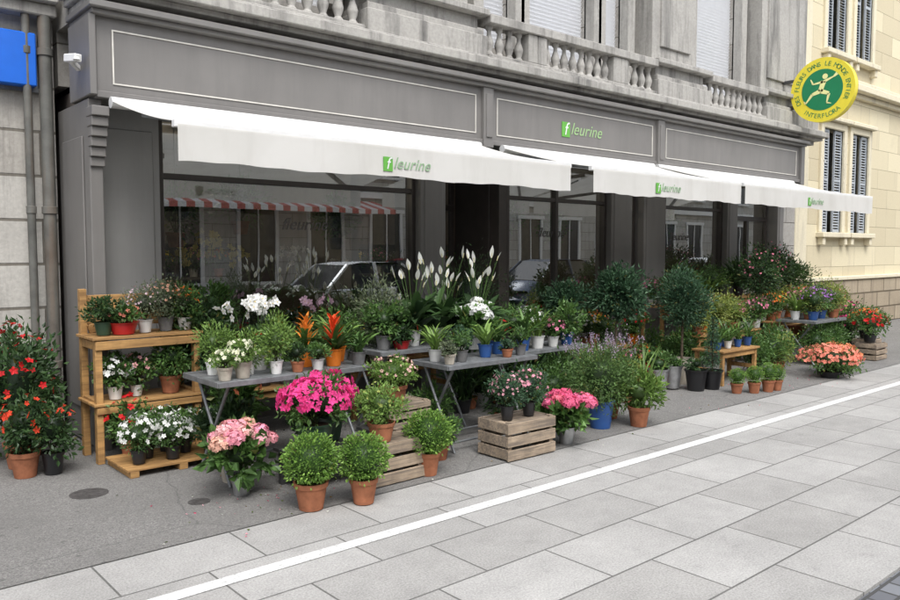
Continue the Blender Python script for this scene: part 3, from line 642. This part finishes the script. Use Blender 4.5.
for k in range(2): m.box(X0+.052,X1-.052,Y1-.03,Y1-.005,1.0+k*.13,1.12+k*.13)
m.beam((X0+.06,Y1-.04,.98),(X1-.1,Y1-.04,1.22),.02,.07)
m.obj('wooden_shelf_stand',M_pine,None,bev=.003)
m=MB()
for k in range(5): m.box(1.8,2.6,5.50+k*.1,5.59+k*.1,.05,.068)
for x in (1.85,2.2,2.52): m.box(x-.03,x+.03,5.5,6.0,.005,.049)
m.obj('wooden_pallet_board',M_pine,None,bev=.002)
table(2.18,3.42,4.84,5.42,.72); table(3.72,4.75,5.15,5.7,.76); table(3.9,4.9,4.52,4.98,.70); table(5.1,6.1,4.95,5.4,.66); table(10.7,11.7,4.75,5.3,.62)
crate(3.19,4.36,0,.44,.32,.30,.02); crate(4.37,4.24,0,.52,.34,.30,-.02); crate(3.62,4.80,.24,.42,.30,.2,.05); crate(12.1,4.55,0,.4,.3,.25); crate(12.6,4.8,0,.4,.3,.25,.1)
bench(3.35,3.86,4.62,4.98,.24,'low_metal_stand',M_dark); bench(2.52,3.02,4.36,4.76,.26,'low_metal_stand',M_dark)
bench(8.3,9.15,4.72,5.15,.42,'low_wooden_table'); bench(8.9,10.5,5.4,5.85,.5); bench(8.9,10.5,5.95,6.35,.85); bench(11.0,13.2,5.5,5.9,.55); bench(11.0,13.2,5.98,6.4,.9); bench(2.9,3.7,5.85,6.4,.45); bench(4.0,5.4,6.0,6.5,.5); bench(6.9,8.4,5.9,6.5,.4)
# ------------------------------------------------------------ plants, front row left -> right
PINK=(.80,.06,.28); LPINK=(.85,.42,.43); RED=(.62,.015,.02); WHT=(.78,.79,.76); ORG=(.85,.20,.03); PUR=(.40,.18,.52); YEL=(.8,.6,.04); SALM=(.85,.28,.20)
bush('mandevilla_plant',1.31,6.34,0,'tc',.11,.19,.23,.90,1700,.06,G_d,RED,34,.03,.2)
bush('mandevilla_plant',1.05,6.6,0,'tc',.11,.19,.26,.95,1400,.06,G_d,RED,28,.03,.2)
bush('mandevilla_plant',1.45,6.7,0,'tc',.11,.19,.2,.85,1200,.06,G_d,RED,14,.03,.2)
bush('red_geranium_plant',1.28,6.05,.0,'tc',.10,.18,.17,.42,600,.05,G_d,(.78,.07,.03),26,.03,.18)
bush('red_geranium_plant',1.45,6.0,0,'black',.08,.16,.18,.38,700,.05,G_d,(.78,.07,.03),8,.028,.18)
bush('red_geranium_plant',2.0,6.0,.02,'tc',.09,.15,.19,.34,600,.045,G_m,RED,30,.026,.18)
for i,(x,y) in enumerate(((1.92,5.62),(2.02,5.74),(2.16,5.6),(2.30,5.72),(2.44,5.6),(2.2,5.85))):
    bush('white_petunia_plant',x,y,.07,'black',.06,.10,.15,.24,420,.03,G_m,WHT,46,.023,.18,key='pet%d'%(i%2),zmin=-.3)
hydrangea('pink_hydrangea_plant',2.25,4.68,0,'zinc',.07,.14,.22,.34,LPINK,15,.065)
boxwood(2.45,4.14,0,.168,.105,.17); boxwood(2.76,4.02,0,.158,.09,.16); boxwood(3.46,4.23,0,.165,.085,.165)
bush('dwarf_euonymus_plant',3.1,4.3,.29,'tc',.095,.13,.17,.27,1400,.03,G_l,G_y[1],30,.014,.16)
bush('pink_azalea_plant',2.70,4.50,.26,'green',.13,.18,.24,.30,800,.05,G_m,PINK,250,.03,.16,zmin=-.05)
bush('pink_azalea_plant',2.9,4.66,.27,'green',.12,.18,.2,.30,500,.05,G_m,PINK,130,.03,.16,zmin=-.05)
bush('begonia_plant',3.50,4.70,.42,'tcd',.11,.16,.19,.22,1000,.035,G_l,(.8,.5,.45),60,.014,.16)
bush('pink_dianthus_plant',4.22,4.2,.29,'black',.058,.11,.14,.26,800,.03,G_b,(.75,.38,.45),60,.015,.18)
bush('pink_dianthus_plant',4.46,4.2,.29,'black',.058,.11,.14,.27,800,.03,G_b,(.75,.33,.42),60,.015,.18)
hydrangea('hot_pink_hydrangea_plant',4.89,4.18,0,'zinc',.075,.14,.22,.30,(.82,.16,.30),13,.07)
def lav(mb):
    pot(mb,'blue',.125,.25); crown(mb,(0,0,.47),(.29,.29,.28),4200,.042,((.05,.10,.03),(.14,.24,.07)),.14,.5,.28)
    for i in range(70):
        a=rng.uniform(0,6.28); rr=.26*math.sqrt(rng.uniform()); p=np.array((rr*math.cos(a),rr*math.sin(a),.62)); q=p+np.array((rr*.5*math.cos(a),rr*.5*math.sin(a),rng.uniform(.06,.22)))
        mb.tube([p,q],.002,4,(.1,.15,.06),LEAF,False); k=12; P=q+rng.normal(size=(k,3))*np.array([.007,.007,.02]); leaves(mb,P,rdir(k),.014,.01,np.array((.40,.32,.42))*rng.uniform(.8,1.2),PET)
put(None,'lavender_plant',5.57,4.36,0,lav)
def tcp(mb):
    pot(mb,'tc',.10,.18); crown(mb,(0,0,.32),(.2,.2,.16),1100,.055,G_l,.16,.5,.4); rosette(mb,(0,0,.18),30,.55,.014,G_l,(1.1,1.5),(.2,1.3),.03)
put(None,'gaura_plant',5.88,4.17,0,tcp)
bush('green_shrub_plant',5.95,4.55,0,'tc',.1,.17,.2,.4,900,.05,G_m,WHT,14,.02,.2)
# table 1
for x,y in ((2.26,4.92),(2.40,4.94)): bush('white_campanula_plant',x,y,.72,'cream',.055,.09,.10,.12,380,.022,G_l,(.8,.8,.6),30,.018,key='camp')
for x,y in ((2.30,5.2),(2.50,5.05),(2.8,5.22),(2.66,4.95),(2.42,5.3)):
    bush('small_fern_plant',x,y,.72,'white',.05,.09,.10,.27,520,.04,G_l,key='fern',asp=.3,clump=.2)
orchid(2.66,5.2,.72,ns=3,Ht=.42); orchid(2.56,5.3,.72,ns=2,Ht=.36,key='orc'); orchid(2.76,5.32,.72,ns=2,Ht=.36,key='orc')
brom(3.0,5.12,.72,(.85,.30,.05)); brom(3.18,5.02,.72,(.78,.08,.02),L=.33); strappy('green_guzmania_plant',3.33,5.2,.72,'orange',.07,.12,24,.3,.03,G_l); strappy('green_guzmania_plant',3.36,4.95,.72,'grey',.06,.10,22,.24,.028,G_m)
bush('jade_plant',2.98,4.92,.72,'white',.05,.08,.09,.12,300,.03,G_m); bush('jade_plant',2.82,4.93,.72,'tc',.05,.08,.09,.14,300,.03,G_d)
# shelf plants
bush('kalanchoe_plant',1.86,6.14,.955,'green',.07,.10,.15,.18,800,.035,G_d); bush('begonia_plant',2.0,6.12,.955,'red',.11,.09,.13,.14,400,.04,G_m,SALM,14,.02)
bush('lilac_heather_plant',2.17,6.14,.955,'white',.06,.1,.14,.27,1100,.022,G_o,(.6,.45,.5),80,.011,.2); bush('heather_plant',2.34,6.16,.955,'grey',.065,.11,.17,.30,1300,.024,G_o,(.6,.32,.22),90,.012,.2)
bush('orange_gerbera_plant',2.49,6.15,.955,'white',.06,.1,.14,.26,600,.04,G_m,ORG,14,.024,.2)
bush('white_hydrangea_plant',1.93,6.13,.46,'white',.06,.1,.14,.24,500,.05,G_m,WHT,60,.022); bush('pink_cyclamen_plant',2.1,6.16,.46,'white',.05,.09,.13,.25,450,.04,G_m,LPINK,20,.022)
bush('ivy_plant',2.36,6.14,.46,'tc',.085,.14,.16,.32,1000,.04,G_m,None,0,clump=.2)
# behind left
tree('weeping_fig_tree',2.66,6.2,0,'grey',.13,.28,.35,.24,.36,1900,.055,G_d); tree('weeping_fig_tree',2.9,6.5,.0,'black',.13,.28,.55,.2,.3,1000,.055,G_m)
bush('croton_plant',2.75,5.85,.0,'tc',.11,.2,.22,.5,700,.08,G_m,(.7,.2,.1),16,.03)
bush('anthurium_plant',3.1,6.0,.45,'black',.08,.14,.17,.33,350,.09,G_d,RED,12,.04); bush('fern_plant',3.4,6.1,.45,'white',.08,.14,.2,.34,900,.06,G_m,asp=.25)
bush('ribbon_bush_plant',3.95,5.5,.55,'cream',.09,.15,.2,.64,2200,.055,G_o,asp=.2,clump=.26)
bush('fern_plant',3.6,5.6,.6,'grey',.09,.15,.22,.36,1000,.06,G_m,asp=.25,clump=.2)
orchid(3.7,6.2,.6,(.75,.5,.62),ns=2); bush('yellow_kalanchoe_plant',3.55,6.25,.45,'white',.06,.1,.13,.2,300,.04,G_m,YEL,30,.018)
spath(4.2,5.35,.76,.56,nfl=8); spath(4.5,5.4,.76,.56,nfl=8); spath(4.98,5.35,.72,.64,nfl=13); spath(4.75,5.55,.72,.64,nfl=8)
hydrangea('white_hydrangea_plant',4.66,5.05,.72,'white',.07,.13,.16,.26,WHT,8,.06); hydrangea('white_hydrangea_plant',4.85,5.2,.72,'white',.07,.13,.15,.3,WHT,7,.055)
bush('green_shrub_plant',3.85,5.3,.76,'grey',.07,.12,.15,.28,700,.045,G_m,clump=.2); bush('red_anthurium_plant',4.0,5.25,.76,'red',.08,.07,.13,.2,250,.06,G_d,RED,10,.03)
strappy('spider_plant',4.0,4.8,.70,'white',.06,.1,34,.26,.018,G_l); bush('jade_plant',4.15,4.65,.70,'grey',.055,.09,.10,.15,350,.03,G_m,key='jd'); bush('jade_plant',4.3,4.85,.70,'white',.055,.09,.1,.17,350,.03,G_b,key='jd2')
strappy('aloe_plant',4.48,4.72,.70,'blue',.065,.11,28,.27,.022,G_l,key='al'); strappy('aloe_plant',4.7,4.8,.70,'blue',.065,.11,28,.27,.022,G_m,key='al2'); bush('succulent_plant',4.62,4.6,.70,'tc',.05,.07,.07,.08,200,.03,G_b); bush('jade_plant',4.8,4.62,.70,'cream',.055,.09,.1,.15,300,.03,G_m,key='jd')
bush('lantern_heather_plant',3.98,4.6,.70,'cream',.05,.08,.09,.13,300,.03,G_o)
bush('fern_plant',4.05,4.95,.0,'tc',.1,.16,.2,.34,1000,.06,G_m,asp=.25); bush('fern_plant',4.85,4.85,.0,'tc',.1,.16,.2,.34,900,.06,G_d,asp=.25)
bush('fern_plant',3.78,4.5,.0,'tcd',.09,.14,.15,.2,800,.05,G_m,asp=.3)
bush('green_shrub_plant',2.5,5.4,.0,'tc',.1,.17,.2,.3,700,.06,G_d); bush('green_shrub_plant',3.1,5.2,.0,'grey',.1,.17,.2,.34,700,.06,G_d); bush('cream_planter_plant',2.35,5.0,0,'cream',.11,.2,.12,.2,300,.04,G_m)
strappy('aloe_plant',5.25,5.02,.66,'blue',.07,.12,32,.32,.026,G_m); strappy('spider_plant',5.48,5.05,.66,'white',.07,.12,36,.32,.02,G_l); bush('white_hydrangea_plant',5.6,5.28,.66,'white',.07,.12,.16,.26,500,.05,G_m,WHT,60,.024)
bush('red_kalanchoe_plant',5.15,5.25,.66,'orange',.06,.1,.12,.2,300,.04,G_m,RED,26,.02); bush('green_shrub_plant',5.9,5.05,.66,'blue',.07,.12,.16,.3,700,.05,G_m,clump=.2); bush('pink_begonia_plant',5.7,5.05,.66,'white',.06,.1,.12,.2,350,.04,G_m,(.8,.25,.4),24,.02); bush('fern_plant',5.4,5.3,.66,'grey',.07,.1,.18,.3,700,.05,G_m,asp=.25,clump=.2)
strappy('dracaena_plant',5.35,6.0,0,'grey',.15,.35,90,1.0,.022,G_d,(1.0,1.5),(-.3,1.2)); bush('hanging_vine_plant',5.75,6.3,.4,'grey',.13,.3,.32,.85,1700,.05,G_d,asp=.22,clump=.26)
# trees
tree('laurel_tree',7.30,5.5,0,'black',.16,.30,.62,.33,.29,3600,.055,G_b); tree('laurel_tree',6.80,5.85,0,'grey',.14,.3,.56,.24,.24,2000,.05,G_b); tree('olive_tree',8.18,5.2,0,'cream',.15,.3,.50,.31,.33,3400,.05,G_b,.35)
tree('laurel_tree',9.0,5.7,.0,'black',.15,.3,.6,.26,.3,1500,.06,G_d)
bush('black_pot_palm_plant',7.88,4.82,0,'black',.13,.24,.10,.14,200,.05,G_d)
def cone(mb):
    pot(mb,'black',.12,.22)
    for i in range(8):
        z=.2+i*.075; crown(mb,(0,0,z+.04),(.10*(1-i/9)+.015,.10*(1-i/9)+.015,.06),160,.035,G_b,0,.4,.3,core=False)
    mb.tube([(0,0,.2),(0,0,.82)],.01,6,(.06,.05,.03),SOIL,False)
put(None,'dwarf_conifer_plant',8.10,4.75,0,cone)
for x,y in ((8.06,4.42),(8.22,4.30),(8.42,4.24),(8.58,4.22)): boxwood(x,y,0,.09,.07,.115,'tc',1000,key='bxs')
for i in range(7):
    strappy('blue_fescue_plant',8.38+.115*i,4.85+(.12 if i%2 else 0),.42,'blue' if i%3!=2 else 'white',.05,.09,34,.24,.014,G_l if i%2 else G_m,(.6,1.5),(-.8,.8),key='fes%d'%(i%3))
bush('orange_azalea_plant',9.95,4.22,0,'black',.14,.08,.36,.34,900,.05,G_m,SALM,300,.028,.16,zmin=-.1); bush('orange_azalea_plant',10.35,4.32,0,'black',.14,.08,.3,.32,700,.05,G_m,(.85,.32,.15),230,.028,.16,zmin=-.1)
bush('red_geranium_plant',12.05,4.55,.25,'black',.1,.12,.24,.34,700,.05,G_m,RED,60,.028,.2); bush('orange_gerbera_plant',12.55,4.8,.25,'black',.1,.12,.24,.36,700,.05,G_m,ORG,60,.028,.2); bush('pink_geranium_plant',12.9,5.2,.0,'black',.1,.15,.28,.65,900,.05,G_m,PINK,60,.03,.2); bush('red_geranium_plant',13.3,5.6,.0,'black',.1,.15,.3,.8,1000,.05,G_m,RED,70,.03,.2)
for x,y,k in ((7.55,5.2,'red'),(7.75,5.05,'zinc'),(7.4,5.0,'zinc'),(7.95,5.45,'red'),(6.5,5.3,'zinc'),(6.35,5.5,'red'),(7.0,5.1,'red'),(6.8,5.15,'zinc')):
    m=MB(); pot(m,k,.12,.26); crown(m,(0,0,.32),(.13,.13,.09),240,.045,G_m,.16); m.obj('bucket_of_foliage',PM,None,(x,y,.02))
types=[
 lambda x,y,z:bush('red_kalanchoe_plant',x,y,z,'orange',.07,.11,.16,.28,520,.04,G_m,RED,34,.02,.2,key='F1'),
 lambda x,y,z:bush('pink_begonia_plant',x,y,z,'white',.07,.11,.17,.30,550,.04,G_m,(.8,.25,.4),40,.02,.2,key='F2'),
 lambda x,y,z:bush('yellow_kalanchoe_plant',x,y,z,'grey',.07,.11,.16,.30,520,.04,G_m,YEL,32,.02,.2,key='F3'),
 lambda x,y,z:bush('purple_bellflower_plant',x,y,z,'blue',.07,.11,.17,.32,550,.035,G_m,PUR,54,.018,.2,key='F4'),
 lambda x,y,z:bush('fern_plant',x,y,z,'tc',.08,.12,.22,.4,1000,.055,G_m,clump=.22,key='F5',asp=.25),
 lambda x,y,z:bush('green_shrub_plant',x,y,z,'grey',.08,.12,.2,.44,950,.05,G_m,clump=.22,key='F6'),
 lambda x,y,z:strappy('spider_plant',x,y,z,'white',.08,.12,48,.38,.022,G_l,key='F7'),
 lambda x,y,z:strappy('dracaena_plant',x,y,z,'black',.09,.14,54,.52,.028,G_d,key='F8'),
 lambda x,y,z:bush('yellow_green_euonymus_plant',x,y,z,'tc',.08,.12,.2,.38,1000,.035,G_y,clump=.22,key='F9'),
 lambda x,y,z:bush('orange_lantana_plant',x,y,z,'tc',.08,.12,.18,.3,600,.035,G_m,ORG,44,.02,.2,key='F10'),
 lambda x,y,z:bush('white_daisy_plant',x,y,z,'tc',.08,.12,.18,.3,600,.035,G_m,WHT,50,.02,.2,key='F11',eye=(.7,.5,.05)),
 lambda x,y,z:spath(x,y,z,key='F12',nfl=6),
]
def fill(x0,x1,y0,y1,z,n,ks=None):
    for i in range(n):
        x=x0+(x1-x0)*(i+.5)/n+random.uniform(-.05,.05); y=random.uniform(y0,y1); types[random.choice(ks) if ks else random.randrange(12)](x,y,z)
fill(8.9,10.5,5.45,5.7,.5,9,(0,1,2,3,8,9,10,6)); fill(8.95,10.45,6.0,6.25,.85,7,(4,5,7,6,1,3)); fill(11.0,13.2,5.55,5.8,.55,12,(0,1,3,9,2,8,6)); fill(11.05,13.15,6.05,6.3,.9,10,(5,7,4,1,8,3,9))
fill(10.75,11.65,4.85,5.2,.62,8,(1,3,6,8,0,2)); fill(9.2,10.6,4.85,5.2,0,6,(4,5,8,6,10)); fill(12.0,13.2,5.1,5.5,0,6,(0,9,1,5)); fill(10.8,11.6,4.6,5.0,0,4,(5,4,8))
fill(6.9,8.4,5.95,6.4,.4,6,(0,1,2,3,9,10,6)); fill(6.1,6.6,5.3,5.7,0,3,(4,5,6,7)); fill(6.2,6.8,4.9,5.05,0,3,(8,10,0)); fill(4.1,5.4,6.05,6.45,.5,8,(4,5,7,0,2,11)); fill(2.9,3.7,5.95,6.3,.45,3,(0,4,5)); fill(8.4,9.2,5.3,5.9,0,4,(5,4,7))
fill(5.0,6.2,5.5,5.9,.0,6,(4,5,7,11)); fill(5.1,6.0,4.9,5.3,0,3,(4,5)); fill(6.9,8.2,5.5,5.8,0,4,(0,1,9,2))
tree('oleander_tree',10.6,5.5,0,'tc',.16,.3,.7,.3,.4,1800,.06,G_d,.3,fcol=(.8,.25,.35),nf=40); tree('oleander_tree',11.9,6.0,0,'tc',.16,.3,.75,.32,.42,1800,.06,G_d,.3,fcol=(.8,.2,.3),nf=50); tree('oleander_tree',13.3,6.2,0,'tc',.16,.3,.55,.3,.35,1300,.06,G_m,.3)
bench(2.8,5.1,7.1,7.5,.55,'window_display_table'); bench(6.95,8.4,7.1,7.5,.55,'window_display_table'); bench(10.2,11.6,7.1,7.5,.55,'window_display_table')
fill(2.9,5.0,7.15,7.4,.55,9,(0,2,7,9,11,5)); fill(7.0,8.3,7.15,7.4,.55,6); fill(10.3,11.5,7.15,7.4,.55,4)
fill(6.2,9.3,10.15,10.3,1.23,7,(2,9,0,10,1)); fill(2.4,4.9,10.15,10.3,1.23,6,(2,9,1,10))
for x in (2.95,3.2,3.45,4.1,4.7): orchid(x,7.25,.8,(.72,.62,.18) if x<4 else (.8,.78,.76),ns=3,Ht=.7,key='yo' if x<4 else 'wo')
for x,z in ((2.85,1.62),(3.5,1.75),(4.6,1.6),(7.2,1.7),(8.1,1.6),(10.8,1.65)):
    e=empty('hanging_basket',(x,7.2,z)); o=types[4 if x<4 else 5](0,0,0); o.parent=e; m=MB(); m.tube([(0,0,.1),(0,0,2.93-z)],.004,5,(.1,.08,.05),SOIL); m.obj('cord',PM,e)
# fallen petals and leaves
m=MB(); k=170; P=np.c_[rng.uniform(1.5,10,k),rng.uniform(3.9,5.2,k),np.full(k,.008)]; P[:40,0]=rng.normal(2.4,.25,40); P[:40,1]=rng.normal(4.5,.15,40)
D=np.c_[rng.normal(size=(k,2)),np.full(k,.1)]; pal=np.array([(.7,.1,.2),(.7,.35,.4),(.12,.16,.05),(.25,.17,.06),(.6,.6,.55)]); leaves(m,P,D,.02,.012,pal[rng.integers(0,5,k)],PET,.15); m.obj('fallen_petals',PM)
# ------------------------------------------------------------ light & camera
el=math.radians(56); sd=Vector((-.35,-.9,0)).normalized()
W=bpy.data.worlds.new('World'); S.world=W; W.use_nodes=True; nt=W.node_tree; bg=nt.nodes['Background']
sk=nt.nodes.new('ShaderNodeTexSky'); sk.sky_type='NISHITA'; sk.sun_disc=False; sk.sun_elevation=el; sk.sun_rotation=math.atan2(sd.x,sd.y); sk.dust_density=3; sk.air_density=1
hs=nt.nodes.new('ShaderNodeHueSaturation'); hs.inputs['Saturation'].default_value=.28; hs.inputs['Value'].default_value=2.1; nt.links.new(sk.outputs[0],hs.inputs['Color']); nt.links.new(hs.outputs[0],bg.inputs[0]); bg.inputs[1].default_value=.15
L=bpy.data.lights.new('sun','SUN'); L.energy=1.9; L.angle=math.radians(26); L.color=(1,.985,.96); lo=bpy.data.objects.new('sun',L); S.collection.objects.link(lo)
d=Vector((sd.x*math.cos(el),sd.y*math.cos(el),math.sin(el))); lo.rotation_euler=d.to_track_quat('Z','Y').to_euler()
cam=bpy.data.cameras.new('camera'); cam.lens=31.2; cam.sensor_width=36; cam.clip_end=600; co=bpy.data.objects.new('camera',cam); S.collection.objects.link(co)
co.location=(0,0,1.6); co.rotation_euler=(math.radians(90)-math.atan(50/780),0,math.radians(49.1-90)); S.camera=co
S.view_settings.view_transform='Standard'; S.view_settings.look='None'; S.view_settings.exposure=0
